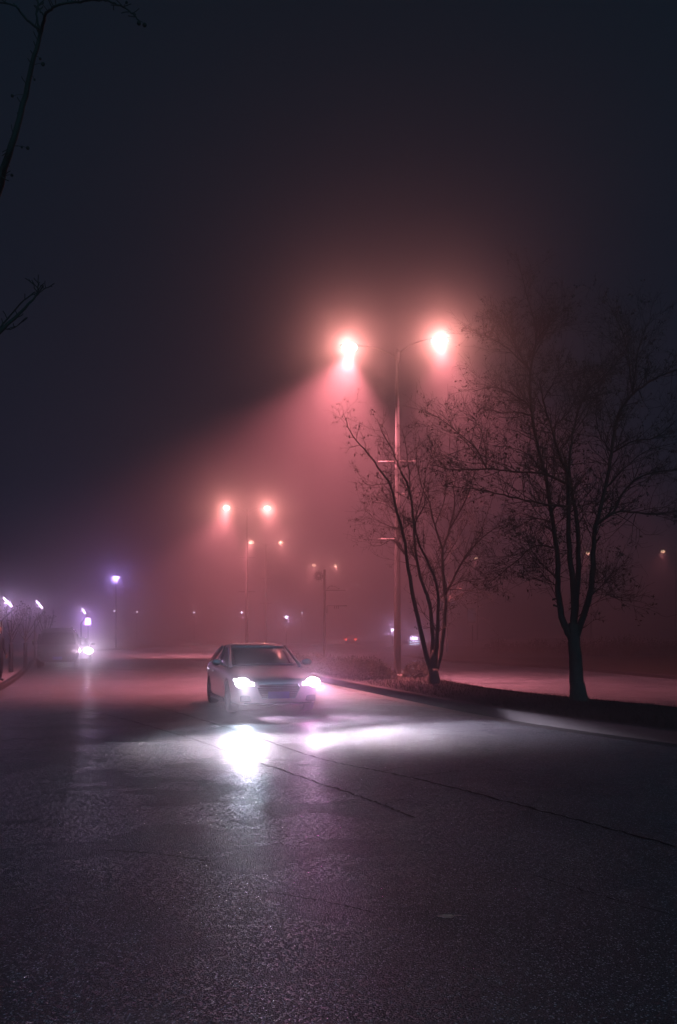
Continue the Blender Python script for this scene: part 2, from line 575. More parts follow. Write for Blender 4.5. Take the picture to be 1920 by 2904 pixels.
q = P(5, 1757, 38)
path_lamp(q.x, 38, .15, 2.55, 'low lamp with two lilac tubes at the frame edge beside the standing person', 1.0, 700)
q = P(99, 1760, 45)
path_lamp(q.x, 45, .15, 2.65, 'low lamp with two lilac tubes between the young trees and the dark van', .9, 450)
q = P(183, 1750, 62)
path_lamp(q.x, 66, .15, 2.8, 'low lamp with two lilac tubes showing above the roof of the dark van', .8, 450)


def small_lamp(px, py, d, label, r=.12, col='lamp_white_far', power=250, two=False, z0=.15, colr=LILAC, grp='small distant park lamps'):
    q = P(px, py, d)
    t = thing('park_lamp', label, 'park lamp', (q.x, q.y, z0), 0, grp)
    h = q.z - z0
    MB().lathe([(.07, 0), (.05, h * .5), (.035, h + .05)], 8).build('post', M['dark_steel'], t)
    offs = (-.21, .21) if two else (0,)
    if two: MB().tube([(-.4, 0, h + .05), (.4, 0, h + .05)], .025, 6).build('arm', M['dark_steel'], t)
    for o_ in offs:
        MB().lathe([(r * .5, h + .06), (r * 1.3, h - .0), (r * 1.3, h - .02)], 10, (o_, 0, 0)).build('shade', M['dark_steel'], t)
        MB().ball((o_, 0, h - .09), r, 10, 6, (1.2, 1, .7)).build('bulb', M[col], t, smooth=True)
    light('lamp_light', 'POINT', (0, -.2, h - .28), colr, power * .13, t, size=.1)
    return t


small_lamp(329, 1635, 98, 'high lamp with two violet bulbs above the lit square sign', .13, 'lamp_lilac_far', 2600, True, grp='violet lamps', colr=(.45, .28, 1.0))
small_lamp(325, 1731, 172, 'pair-spaced small lamp nearest below the high violet lamp', .16, power=250)
small_lamp(388, 1733, 172, 'small lamp a little right of the one below the high violet lamp', .16, power=250)
small_lamp(551, 1735, 172, 'dim pinkish lamp between the high violet lamp and the silver car', .10, power=120)
small_lamp(686, 1735, 172, 'small white lamp just left of the pole above the silver car', .18, power=600)
small_lamp(812, 1748, 125, 'brighter white lamp between the silver car roof and the ornamental sign post', .17, power=900)
small_lamp(856, 1737, 172, 'tiny lamp closest to the ornamental sign post', .11, power=150)
small_lamp(1113, 1783, 104, 'white lamp peeping from behind the foot of the tallest street lamp', .13, power=1100, z0=.5)
small_lamp(1268, 1690, 60, 'tiny bluish lamp high behind the stems of the multi-stemmed tree', .035, power=15, z0=.5, colr=(.5, .6, 1.0))

# ================================================================ trees


class Tree:
    def __init__(s, seed, d0):
        s.r = random.Random(seed)
        s.d0 = d0
        s.jit = .012
        s.nodes = []                     # (point, radius)
        s.limbs = []
        s.trunk, s.br, s.lf = MB(), MB(), MB()

    def limb(s, pts, r0, r1, drift=None, trunk=False, attach=True):
        """pts: photo pixels; the depth wanders away from the trunk so the crown has real depth"""
        r = s.r
        n = len(pts)
        if attach and s.nodes:
            q0 = P(*pts[0], s.d0)
            best = min(s.nodes, key=lambda nd: (P2(nd[0]) - Vector(pts[0])).length)
            dd = best[0].y
            start = best[0]
        else:
            dd = s.d0
            start = None
        if drift is None: drift = r.uniform(-2.2, 2.2)
        ws = []
        for i, (px, py) in enumerate(pts):
            f = i / (n - 1)
            w = P(px, py, dd + drift * f ** 1.2 + r.uniform(-.05, .05) * (i > 0))
            ws.append(w)
        if start is not None: ws[0] = start.copy()
        line = catmull(ws, 4)
        m = len(line)
        for i in range(1, m - 1):
            line[i] = line[i] + Vector((r.uniform(-1, 1), r.uniform(-1, 1), r.uniform(-1, 1))) * s.jit
        rads = [r0 + (r1 - r0) * (i / (m - 1)) ** .8 for i in range(m)]
        (s.trunk if trunk else s.br).tube(line, rads, 12 if trunk else 7)
        for p, rr in zip(line, rads): s.nodes.append((p, rr))
        if not trunk: s.limbs.append((line, rads))

    def twig(s, p, d, L, rad, lvl):
        r = s.r
        n = 4 if lvl < 2 else 3
        pts = [p]
        dd = d.normalized()
        for i in range(n):
            dd = (dd + Vector((r.uniform(-1, 1), r.uniform(-1, 1), r.uniform(-.6, 1.0))) * .22).normalized()
            pts.append(pts[-1] + dd * L / n)
        rads = [max(.0022, rad * (1 - .75 * i / n)) for i in range(n + 1)]
        s.br.tube(pts, rads, 4 if lvl == 0 else 3, caps=False)
        if lvl < s.maxlvl:
            k = r.randint(*s.kids[lvl])
            for j in range(k):
                f = r.uniform(.2, 1)
                i = min(n - 1, int(f * n))
                q = pts[i].lerp(pts[i + 1], f * n - i)
                base = (pts[i + 1] - pts[i]).normalized()
                side = Vector((r.gauss(0, 1), r.gauss(0, 1), r.gauss(.25, .8))).normalized()
                s.twig(q, base * .75 + side * .75, L * r.uniform(.35, .65), rad * .55, lvl + 1)
        if lvl >= 1 and r.random() < s.leafp:
            for j in range(r.randint(1, 3)):
                f = r.uniform(.4, 1)
                i = min(n - 1, int(f * n))
                s.leaf(pts[i].lerp(pts[i + 1], f * n - i))

    def leaf(s, p):
        r = s.r
        L = r.uniform(.035, .085)
        d = Vector((r.uniform(-1, 1), r.uniform(-1, 1), r.uniform(-1.4, .2))).normalized()
        sd = d.cross(Vector((r.uniform(-1, 1), r.uniform(-1, 1), r.uniform(-1, 1)))).normalized() * L * r.uniform(.2, .35)
        up = d.cross(sd).normalized() * L * .12
        b0 = p + d * .015
        s.lf.add([b0, b0 + d * L * .45 + sd + up, b0 + d * L, b0 + d * L * .45 - sd + up, b0 + d * L * .5 - up], [(0, 1, 4), (1, 2, 4), (0, 4, 3), (4, 2, 3)])

    def grow(s, dens=7.0, L=(.5, 1.3), maxlvl=2, kids=((3, 5), (2, 4), (0, 0)), leafp=.35, minf=.25, thin=.05):
        s.maxlvl, s.kids, s.leafp = maxlvl, kids, leafp
        r = s.r
        for line, rads in list(s.limbs):
            tot = 0
            for i in range(len(line) - 1):
                seg = (line[i + 1] - line[i])
                f = i / (len(line) - 1)
                w = 1.0 if rads[i] < thin else .25
                if f < minf and rads[i] > thin * .6: w *= .3
                k = seg.length * dens * w
                k = int(k) + (r.random() < k - int(k))
                for j in range(k):
                    q = line[i].lerp(line[i + 1], r.random())
                    base = seg.normalized()
                    side = Vector((r.gauss(0, 1), r.gauss(0, 1), r.gauss(.3, .8))).normalized()
                    s.twig(q, base * .7 + side * .8, r.uniform(*L) * (1.1 - .5 * f), min(rads[i] * .5, .011), 0)

    def build(s, name, label, base, group):
        t = thing(name, label, 'tree', base, 0, group)
        inv = Vector(base)
        for mb in (s.trunk, s.br, s.lf): mb.v = [(x - inv.x, y - inv.y, z - inv.z) for x, y, z in mb.v]
        s.trunk.build('trunk', M['bark'], t, smooth=True)
        s.br.build('branches', M['twig'], t, smooth=True)
        if s.lf.v: s.lf.build('leaves', M['leaf'], t)
        return t


def P2(w):
    return Vector((HX + w.x / w.y * F, HY - (w.z - CH) / w.y * F))


# ---- nearest tree on the median (right)
T = Tree(11, 21.1)
T.limb([(1641, 1998), (1638, 1960), (1634, 1900), (1630, 1850), (1627, 1800), (1627, 1770)], .18, .11, 0, True)
T.trunk.tube([G(1641, 1992, .2) + Vector((0, 0, -.06)), G(1641, 1992, .2) + Vector((0, 0, .04)), G(1640, 1992, .2) + Vector((0, 0, .2)), G(1639, 1992, .2) + Vector((0, 0, .42))], [.26, .205, .178, .14], 12)
T.nodes = [n for n in T.nodes]
T.limb([(1622, 1830), (1606, 1785), (1590, 1735), (1583, 1680), (1582, 1610), (1577, 1540), (1567, 1480), (1547, 1350), (1521, 1253), (1506, 1155), (1502, 1075), (1514, 996), (1520, 937), (1498, 850), (1470, 750)], .085, .008, .9)
T.limb([(1627, 1800), (1627, 1720), (1624, 1640), (1614, 1560), (1611, 1480), (1611, 1400), (1608, 1345), (1585, 1285), (1565, 1215), (1541, 1135), (1530, 1080)], .082, .01, -1.2)
T.limb([(1634, 1800), (1634, 1700), (1640, 1600), (1636, 1490), (1624, 1404), (1614, 1330), (1624, 1234), (1644, 1155), (1668, 1105), (1690, 1050)], .075, .01, 1.6)
T.limb([(1636, 1820), (1652, 1750), (1671, 1690), (1680, 1620), (1684, 1550), (1690, 1490), (1715, 1384), (1735, 1285), (1751, 1182), (1794, 1119), (1853, 1076), (1917, 1048), (1990, 1020)], .080, .010, -1.8)
T.limb([(1690, 1500), (1739, 1451), (1766, 1400), (1814, 1352), (1893, 1333), (1960, 1330)], .035, .008)
T.limb([(1690, 1490), (1747, 1453), (1800, 1454), (1853, 1459), (1917, 1450), (1980, 1440)], .028, .007)
T.limb([(1600, 1440), (1553, 1432), (1513, 1423), (1458, 1412), (1399, 1396), (1324, 1384), (1260, 1378)], .03, .006)
T.limb([(1609, 1372), (1545, 1344), (1458, 1337), (1379, 1329), (1300, 1333), (1220, 1318)], .032, .006)
T.limb([(1506, 1175), (1460, 1168), (1419, 1170), (1380, 1160)], .02, .005)
T.limb([(1503, 1155), (1450, 1115), (1395, 1099), (1340, 1111)], .02, .005)
T.limb([(1500, 1060), (1470, 1000), (1442, 937), (1430, 900)], .02, .005)
T.limb([(1490, 1040), (1440, 990), (1395, 960), (1351, 945)], .018, .005)
T.limb([(1520, 960), (1556, 920), (1600, 880)], .015, .004)
T.limb([(1514, 1010), (1545, 950), (1565, 900)], .013, .004)
T.limb([(1379, 1329), (1352, 1272), (1302, 1230), (1256, 1192), (1206, 1165)], .018, .004, .6)
T.limb([(1385, 1330), (1378, 1284), (1367, 1226), (1352, 1176)], .015, .004, .4)
T.limb([(1577, 1560), (1521, 1546), (1466, 1590), (1430, 1620), (1399, 1645), (1371, 1669)], .02, .004, -.6)
T.limb([(1582, 1640), (1557, 1617), (1521, 1580), (1490, 1519)], .016, .004)
T.limb([(1582, 1665), (1550, 1640), (1520, 1610), (1480, 1600)], .012, .004)
T.limb([(1683, 1690), (1719, 1650), (1743, 1613)], .014, .004)
T.limb([(1683, 1660), (1710, 1640), (1732, 1600)], .012, .004)
T.limb([(1680, 1690), (1705, 1670), (1730, 1690), (1752, 1697)], .010, .004)
T.limb([(1794, 1119), (1782, 1016), (1763, 937), (1723, 858)], .014, .005, .8)
T.limb([(1796, 1119), (1806, 1016), (1826, 945), (1853, 890)], .013, .004, -.5)
T.limb([(1668, 1105), (1720, 1060), (1770, 1000), (1790, 960)], .016, .004)
T.limb([(1624, 1234), (1660, 1180), (1700, 1100), (1720, 1040)], .016, .004)
T.limb([(1735, 1285), (1800, 1250), (1860, 1240), (1930, 1180)], .02, .005)
T.limb([(1715, 1384), (1770, 1330), (1830, 1280), (1900, 1260)], .02, .005)
T.limb([(1541, 1135), (1570, 1080), (1590, 1040)], .012, .004)
T.limb([(1547, 1350), (1500, 1290), (1450, 1270), (1400, 1265)], .016, .004)
T.limb([(1521, 1253), (1480, 1230), (1440, 1215)], .014, .004)
T.limb([(1565, 1215), (1610, 1170), (1640, 1100), (1650, 1050)], .014, .004)
T.limb([(1567, 1480), (1520, 1470), (1480, 1490), (1430, 1510)], .016, .004)
T.limb([(1735, 1285), (1700, 1230), (1690, 1160), (1700, 1100)], .016, .004)
for a_ in ((1683, 1545, 1702, 1522), (1578, 1700, 1566, 1700), (1580, 1718, 1570, 1717)):
    T.limb([(a_[0], a_[1]), ((a_[0] + a_[2]) / 2, (a_[1] + a_[3]) / 2), (a_[2], a_[3])], .022, .018, -.1)
T.limbs = T.limbs[:-3]
T.grow(dens=13.5, L=(.4, 1.1), leafp=.15)
b0 = G(1641, 1990, .2)
T.build('bare_tree', 'largest bare tree with a single trunk splitting into several limbs, nearest on the median', (b0.x, b0.y, .2), 'bare trees on the median')

# ---- multi-stemmed tree behind it
T = Tree(23, 28.4)
T.limb([(1229, 1946), (1228, 1925), (1228, 1895), (1229, 1868), (1231, 1845)], .19, .07, 0, True)
T.trunk.tube([G(1229, 1942, .2) + Vector((0, 0, -.06)), G(1229, 1942, .2) + Vector((0, 0, .05)), G(1229, 1942, .2) + Vector((0, 0, .22)), G(1229, 1942, .2) + Vector((0, 0, .45))], [.26, .21, .175, .12], 12)
S_ = [
    ([(1223, 1920), (1215, 1880), (1203, 1830), (1184, 1750), (1168, 1674), (1156, 1597), (1145, 1521), (1126, 1452), (1107, 1375), (1080, 1337), (1045, 1287), (999, 1234), (980, 1188), (974, 1172)], .085, .006),
    ([(1227, 1915), (1226, 1860), (1227, 1808), (1218, 1712), (1202, 1666), (1183, 1597), (1172, 1483), (1164, 1398), (1137, 1337), (1114, 1280), (1084, 1226), (1070, 1188)], .08, .006),
    ([(1231, 1915), (1236, 1860), (1240, 1808), (1242, 1750), (1241, 1674), (1214, 1597), (1187, 1540), (1179, 1483), (1202, 1437), (1215, 1380)], .075, .007),
    ([(1234, 1920), (1243, 1880), (1253, 1827), (1264, 1712), (1257, 1636), (1256, 1559), (1275, 1502), (1290, 1425), (1287, 1383), (1300, 1330)], .09, .008),
    ([(1250, 1559), (1233, 1490), (1218, 1425), (1195, 1375), (1180, 1300), (1190, 1240)], .035, .006),
    ([(1264, 1690), (1302, 1609), (1340, 1552), (1397, 1502), (1450, 1480)], .04, .006),
    ([(1302, 1609), (1350, 1540), (1380, 1460), (1400, 1400)], .022, .005),
    ([(1150, 1570), (1114, 1532), (1085, 1545), (1061, 1548), (1045, 1540)], .016, .004),
    ([(1107, 1375), (1095, 1372), (1042, 1375), (1022, 1349)], .012, .004),
    ([(1264, 1680), (1321, 1647), (1359, 1670), (1397, 1666)], .02, .004),
    ([(1266, 1670), (1310, 1672), (1350, 1680), (1385, 1682)], .016, .004),
    ([(1140, 1510), (1100, 1490), (1060, 1470), (1030, 1440)], .014, .004),
    ([(1126, 1452), (1090, 1430), (1050, 1420)], .012, .004),
    ([(1172, 1483), (1200, 1400), (1210, 1330), (1235, 1270)], .02, .004),
    ([(1164, 1398), (1160, 1330), (1150, 1260), (1140, 1210)], .018, .004),
    ([(1275, 1502), (1320, 1420), (1340, 1360), (1350, 1300)], .022, .005),
    ([(1233, 1490), (1260, 1420), (1265, 1350), (1255, 1290)], .018, .004),
    ([(1183, 1597), (1160, 1560), (1120, 1500), (1080, 1440)], .016, .004),
    ([(1256, 1600), (1290, 1540), (1330, 1470), (1345, 1430)], .022, .005),
    ([(1237, 1800), (1222, 1760), (1218, 1730)], .03, .026),
    ([(1264, 1720), (1272, 1705), (1277, 1690)], .03, .022),
]
for pts, a_, c_ in S_: T.limb(pts, a_, c_)
T.grow(dens=6.5, L=(.45, 1.2), leafp=.2, kids=((3, 5), (2, 3), (0, 0)))
b0 = G(1228, 1940, .2)
T.build('bare_tree', 'smaller bare tree with thin stems fanning from one short trunk, before the tallest lamp', (b0.x, b0.y, .2), 'bare trees on the median')

# ---- overhanging tree beside the camera (its trunk stands outside the frame)
T = Tree(31, 4.6)
T.jit = .0025
T.limb([(-420, 2960), (-410, 2500), (-380, 2000), (-330, 1500), (-240, 1200)], .075, .045, 0, True, attach=False)
T.limb([(-300, 1350), (-190, 1050), (-110, 800), (-20, 580), (12, 480), (40, 390), (72, 270), (97, 160), (118, 85), (131, 36)], .028, .006, -.3)
T.limb([(30, 415), (22, 440), (8, 465), (0, 500), (-20, 560)], .006, .003, -.02)
T.limb([(131, 36), (150, 24), (172, 12), (215, 7), (260, 0), (300, 2), (325, 10), (355, 24), (378, 40), (394, 58)], .006, .0028, -.15)
T.limb([(113, 92), (85, 65), (60, 35), (45, 18), (0, 8), (-40, 5)], .006, .003, .1)
T.limb([(110, 95), (103, 40), (108, 15), (105, -20)], .005, .003, .1)
T.limb([(124, 52), (112, 28), (106, 0), (104, -25)], .004, .003, .1)
T.limb([(-250, 1240), (-120, 1060), (-20, 960), (20, 920), (60, 885), (100, 840), (112, 825)], .018, .0025, .2)
T.limb([(-20, 962), (20, 905), (70, 850), (100, 828)], .005, .0025, .05)
T.limb([(100, 840), (125, 820), (148, 812)], .003, .002, .05)
T.limb([(104, 838), (98, 815), (92, 800)], .0028, .002, .02)
T.limb([(106, 832), (108, 812), (113, 800)], .0028, .002, .02)
T.limb([(0, 930), (40, 930), (75, 900)], .0028, .0018, .02)
tr = T
tr.maxlvl = 0; tr.kids = ((0, 0),); tr.leafp = 0
for line, rads in list(T.limbs):
    for i in range(1, len(line) - 1):
        if T.r.random() < .5:
            d = (line[i + 1] - line[i]).normalized()
            sd = Vector((T.r.choice((-1, 1)) * .8, T.r.uniform(-.4, .4), T.r.uniform(0, .6)))
            T.twig(line[i], d * .8 + sd, T.r.uniform(.02, .055), .002, 0)
sb = []
for px, py, r_ in ((394, 66, .009), (410, 71, .009), (359, 7, .006), (122, 182, .009), (114, 167, .006), (79, 420, .008), (35, 272, .007), (34, 497, .007), (98, 226, .005), (382, 42, .006), (62, 418, .005)):
    near_ = min(T.nodes, key=lambda nd: (P2(nd[0]) - Vector((px, py))).length)[0]
    c_ = P(px, py, near_.y)
    sb.append((c_, r_))
    T.br.tube([near_, near_.lerp(c_, .6) + Vector((0, .01, .01)), c_], [.0016, .0012, .001], 3, caps=False)
b0 = P(-420, 2960, 4.6)
base = Vector((b0.x, b0.y, .0))
T.trunk.tube([(b0.x, b0.y, -.02), (b0.x, b0.y, b0.z + .05)], [.085, .076], 12)
t = T.build('overhanging_tree', 'thin bare branches with round seed balls reaching in at the top corner', tuple(base), None)
for c_, r_ in sb: MB().ball(c_ - base, r_, 10, 8).build('seed_ball', M['twig'], t, smooth=True)


# ---- young trees along the left pavement
def young_tree(px, d, h, label, seed, guard=True):
    x = (px - HX) / F * d
    t = thing('young_tree', label, 'young tree', (x, d, .146), 0, 'young trees along the pavement')
    r = random.Random(seed)
    tr, br = MB(), MB()
    th = h * .55
    tr.tube([(0, 0, 0), (.01, 0, th * .5), (0, .01, th)], [.06, .045, .04], 8)
    tr.build('trunk', M['bark'], t, smooth=True)
    if guard:
        MB().lathe([(.095, 0), (.088, .5), (.08, 1.1)], 10).build('trunk_wrap', M['cloth'], t)
    for k in range(9):
        a = 2 * PI * k / 9 + r.uniform(-.3, .3)
        sp = r.uniform(.18, .55)
        z0 = th * r.uniform(.75, 1)
        p0 = Vector((0, 0, z0))
        p1 = Vector((math.cos(a) * sp, math.sin(a) * sp, z0 + (h - z0) * .45))
        p2 = Vector((math.cos(a) * sp * 1.35, math.sin(a) * sp * 1.35, z0 + (h - z0) * r.uniform(.75, 1.05)))
        br.tube(arc(p0, p1, p2, 5), [.022, .018, .015, .012, .01, .007], 5, False)
        for j in range(12):
            q = p1.lerp(p2, r.random())
            q2 = q + Vector((r.uniform(-.18, .18), r.uniform(-.18, .18), r.uniform(.0, .22)))
            br.tube([q, q.lerp(q2, .5) + Vector((r.uniform(-.02, .02), 0, 0)), q2], [.008, .006, .004], 3, False)
            if r.random() < .5: br.ball(q2, r.uniform(.015, .035), 5, 4)
    br.build('branches', M['twig'], t)


young_tree(31, 38.5, 2.65, 'young pavement tree with a wrapped trunk, first right of the person', 1)
young_tree(72, 42.5, 2.7, 'young pavement tree with a wrapped trunk, second right of the person', 2)
young_tree(-60, 33, 2.7, 'young pavement tree outside the frame edge behind the person', 3)
young_tree(128, 56, 2.75, 'young pavement tree half hidden behind the dark van', 4)


# ================================================================ hedge and shrubs
def leafy(mb, cx, cy, z0, rx, ry, h, n, r):
    for i in range(n):
        a = r.uniform(0, 2 * PI)
        f = r.random() ** .5
        th = r.uniform(0, 1)
        x, y = cx + math.cos(a) * rx * f, cy + math.sin(a) * ry * f
        z = z0 + h * (1 - f * f * .6) * th ** .6 * r.uniform(.8, 1.12)
        L = r.uniform(.025, .06)
        d = Vector((r.gauss(0, 1), r.gauss(0, 1), r.gauss(.4, .8))).normalized()
        sd = d.orthogonal().normalized() * L * .45
        p = Vector((x, y, z))
        mb.add([p, p + d * L + sd, p + d * L * 2, p + d * L - sd], [(0, 1, 2, 3)])
    for i in range(n // 18):
        a = r.uniform(0, 2 * PI); f = r.random()
        x, y = cx + math.cos(a) * rx * f * .8, cy + math.sin(a) * ry * f * .8
        mb.tube([(cx + (x - cx) * .4, cy + (y - cy) * .4, z0), (x, y, z0 + h * r.uniform(.6, 1.15))], [.008, .003], 3, False)


hp = catmull([(1.15, 30.5, 0), (.3, 34, 0), (-.9, 38.5, 0), (-2.6, 46, 0), (-4.6, 54, 0)], 6)
b = MB()
r = random.Random(9)
for i, p in enumerate(hp):
    leafy(b, p.x, p.y, .2, .62, .85, .52 + .1 * math.sin(i * 1.7) + r.uniform(-.04, .07), 1500 if p.y < 42 else 900, r)
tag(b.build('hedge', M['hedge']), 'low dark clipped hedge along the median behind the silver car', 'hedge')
for (x, y, w, h, lb) in ((2.55, 32.3, .45, .52, 'low rounded shrub right of the foot of the tallest street lamp'),):
    b = MB()
    leafy(b, x, y, .2, w, .5, h, 1800, r)
    tag(b.build('shrub', M['hedge']), lb, 'shrub')
# low ground cover and grass on the median, dry leaves
b = MB()
for i in range(15000):
    k = r.random() ** 1.3 * 44 + 13
    # position between edges at distance k
    def edge(E, y):
        for a, c_ in zip(E[:-1], E[1:]):
            if a.y <= y <= c_.y: return a.x + (c_.x - a.x) * (y - a.y) / (c_.y - a.y)
        return 0
    xa, xb = edge(NE, k) + .2, edge(FE, k) - .2
    x = r.uniform(xa, xb)
    h = r.uniform(.03, .10) * (1.8 if k > 26 and r.random() < .2 else 1)
    a = r.uniform(0, PI)
    dx, dy = math.cos(a) * .008, math.sin(a) * .008
    lx, ly = r.uniform(-.04, .04), r.uniform(-.04, .04)
    z0 = .185 + .06 * math.sin(PI * (x - xa) / max(.1, xb - xa))
    b.add([(x - dx, k - dy, z0), (x + dx, k + dy, z0), (x + lx, k + ly, z0 + h)], [(0, 1, 2)])
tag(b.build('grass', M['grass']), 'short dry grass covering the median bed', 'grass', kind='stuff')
# scrubby bushes on the bank beyond the second carriageway
for i, (x, y, w, h, lb) in enumerate(((10.5, 58, 1.6, .75, 'low dark bush on the bank just left of the trunk of the nearest bare tree'),
                                      (13.6, 52, 1.9, .85, 'low dark bush on the bank just right of the trunk of the nearest bare tree'),
                                      (17.5, 55, 2.2, 1.0, 'wide dark bush on the bank at the frame edge'))):
    b = MB()
    for q in range(3): leafy(b, x + (q - 1) * w * .7, y + r.uniform(-.6, .6), .5, w * .6, w * .6, h * r.uniform(.8, 1.1), 1100, r)
    tag(b.build('bush', M['hedge']), lb, 'bush', 'low bushes on the bank across the road')

# fallen leaf lying on the asphalt
q = G(1265, 2600)
b = MB()
pts = []
for k in range(14):
    a = 2 * PI * k / 14
    rr = (.045 if k % 2 == 0 else .034)
    pts.append((q.x + math.cos(a) * rr * 1.25, q.y + math.sin(a) * rr * .8, .006 + .002 * math.sin(a * 2)))
b.add([(q.x, q.y, .008)] + pts, [(0, 1 + k, 1 + (k + 1) % 14) for k in range(14)])
b.tube([(q.x + .05, q.y, .01), (q.x + .09, q.y + .01, .006)], .0018, 4)
M['fallen'] = mat('fallen_leaf', (.55, .42, .36), .5, noise=(30, .3))
tag(b.build('fallen_leaf', M['fallen'], mods=(('SOLIDIFY', {'thickness': .0012}),)), 'single pale fallen leaf lying flat on the wet asphalt', 'leaf')

# ================================================================ ornamental sign post
q = P(921, 1870, 48)
t = thing('ornamental_sign_post', 'slender dark post with a wheel-shaped ornament and two empty sign arms behind the hedge', 'sign post', (q.x, 48, .2))
hz = P(0, 1615, 48).z - .2
MB().lathe([(.075, 0), (.07, .5), (.062, hz - .03), (.05, hz)], 12).build('post', M['dark_steel'], t)
cx, cz = (904 - 921) / F * 48, P(0, 1633, 48).z - .2
b = MB()
rad = .185
ring = [(cx + math.cos(a) * rad, 0, cz + math.sin(a) * rad) for a in [2 * PI * k / 20 for k in range(21)]]
b.tube(ring, .022, 6, False)
for k in range(8):
    a = 2 * PI * k / 8
    b.tube([(cx + math.cos(a) * .04, 0, cz + math.sin(a) * .04), (cx + math.cos(a) * rad, 0, cz + math.sin(a) * rad)], .014, 5)
for k in range(12):
    a = 2 * PI * k / 12
    b.ball((cx + math.cos(a) * .25, 0, cz + math.sin(a) * .25), .022, 6, 5)
ring = [(cx + math.cos(a) * .11, 0, cz + math.sin(a) * .11) for a in [2 * PI * k / 16 for k in range(17)]]
b.tube(ring, .03, 6, False)
b.box((cx + .2, 0, cz), (.16, .03, .04))
b.build('wheel_ornament', M['dark_steel'], t)
for yy, x0, x1, br_ in ((1674, 924, 980, False), (1718, 927, 984, True)):
    z = P(0, yy, 48).z - .2
    a, c_ = (x0 - 921) / F * 48, (x1 - 921) / F * 48
    b = MB()
    if br_:
        b.tube([(a, 0, z - .36), (a, 0, z - .03), (a + .03, 0, z), (c_, 0, z)], .018, 6)
        for k in range(3): b.tube([(a + .38 + k * .09, 0, z - .02), (a + .36 + k * .09, 0, z - .10), (a + .40 + k * .09, 0, z - .13)], .014, 5)
    else:
        b.tube([(a - .05, 0, z), (c_, 0, z)], .018, 6)
        b.tube(arc((a + .08, 0, z + .08), (a + .2, 0, z + .26), (a + .32, 0, z + .2), 5), .012, 5)
        b.tube(arc((a + .32, 0, z + .2), (a + .5, 0, z + .2), (a + .62, 0, z + .05), 5), .008, 5)
        b.ball((a + .1, 0, z + .09), .03, 6, 5); b.ball((a + .64, 0, z + .07), .025, 6, 5); b.ball((a + .3, 0, z + .2), .028, 6, 5)
    b.build('sign_arm', M['dark_steel'], t)

# road sign on the bank to the right
q = P(1340, 1840, 88)
t = thing('road_sign', 'grey rectangular road sign on a thin post on the bank between the two trees', 'road sign', (q.x, 88, .4))
MB().lathe([(.05, 0), (.05, 2.0)], 8).build('post', M['steel'], t)
zt = P(0, 1724, 88).z - .4
MB().box((-.1, -.03, zt - .65), (.78, .04, 1.3)).build('panel', M['dark_steel'], t, mods=(('BEVEL', {'width': .02, 'segments': 2}),))
MB().box((-.1, -.056, zt - .65), (.60, .006, .95)).build('panel_face', mat('sign_face', (.16, .17, .22), .5), t)

# lit square sign on the left pavement
q = P(250, 1763, 92)
t = thing('lit_square_sign', 'small lit violet square sign on a post above the glaring headlight', 'lit sign', (q.x, 92, .15))
h = q.z - .15
MB().lathe([(.05, 0), (.045, h - .4)], 8).build('post', M['dark_steel'], t)
MB().box((0, .05, h), (.60, .12, .74)).build('housing', M['dark_steel'], t)
MB().box((0, -.02, h), (.50, .02, .64)).build('lit_panel', M['sign_light'], t)
fr = MB()
fr.box((0, -.04, h + .27), (.52, .02, .13)).box((0, -.04, h - .30), (.50, .02, .05)).box((-.24, -.04, h), (.04, .02, .6)).box((.24, -.04, h), (.04, .02, .6))
fr.tube([(-.2, -.04, h - .25), (.0, -.04, h + .05), (.2, -.04, h - .25)], .014, 5).tube([(-.2, -.04, h + .2), (0, -.04, h - .02), (.2, -.04, h + .2)], .014, 5)
fr.build('lit_symbol', M['sign_white'], t)
light('sign_glow', 'POINT', (0, -.5, h), (.5, .25, 1.0), 300, t, size=.3)

# low lit board on the right bank
q = P(1175, 1812, 92)
t = thing('lit_board', 'low lit board with a lilac panel over pale green stripes behind the multi-stemmed tree', 'lit board', (q.x, 92, .3))
h = q.z - .3
MB().box((0, .08, h - .3), (1.05, .1, 1.25)).build('board', M['dark_steel'], t)
for s_ in (-1, 1): MB().tube([(s_ * .45, .08, 0), (s_ * .45, .08, h - .9)], .03, 6).build('leg', M['dark_steel'], t)
MB().box((-.02, -.0, h + .05), (.72, .04, .26)).box((-.15, 0, h + .24), (.12, .04, .08)).build('lit_panel', M['sign_white'], t)
b = MB()
for k in range(3): b.box((.02, 0, h - .25 - k * .22), (.95, .03, .05), m=Matrix.Rotation(R(-6), 3, 'Y'))
b.build('lit_stripes', M['teal_line'], t)
light('board_glow', 'POINT', (0, -.4, h), LILAC, 70, t, size=.3)


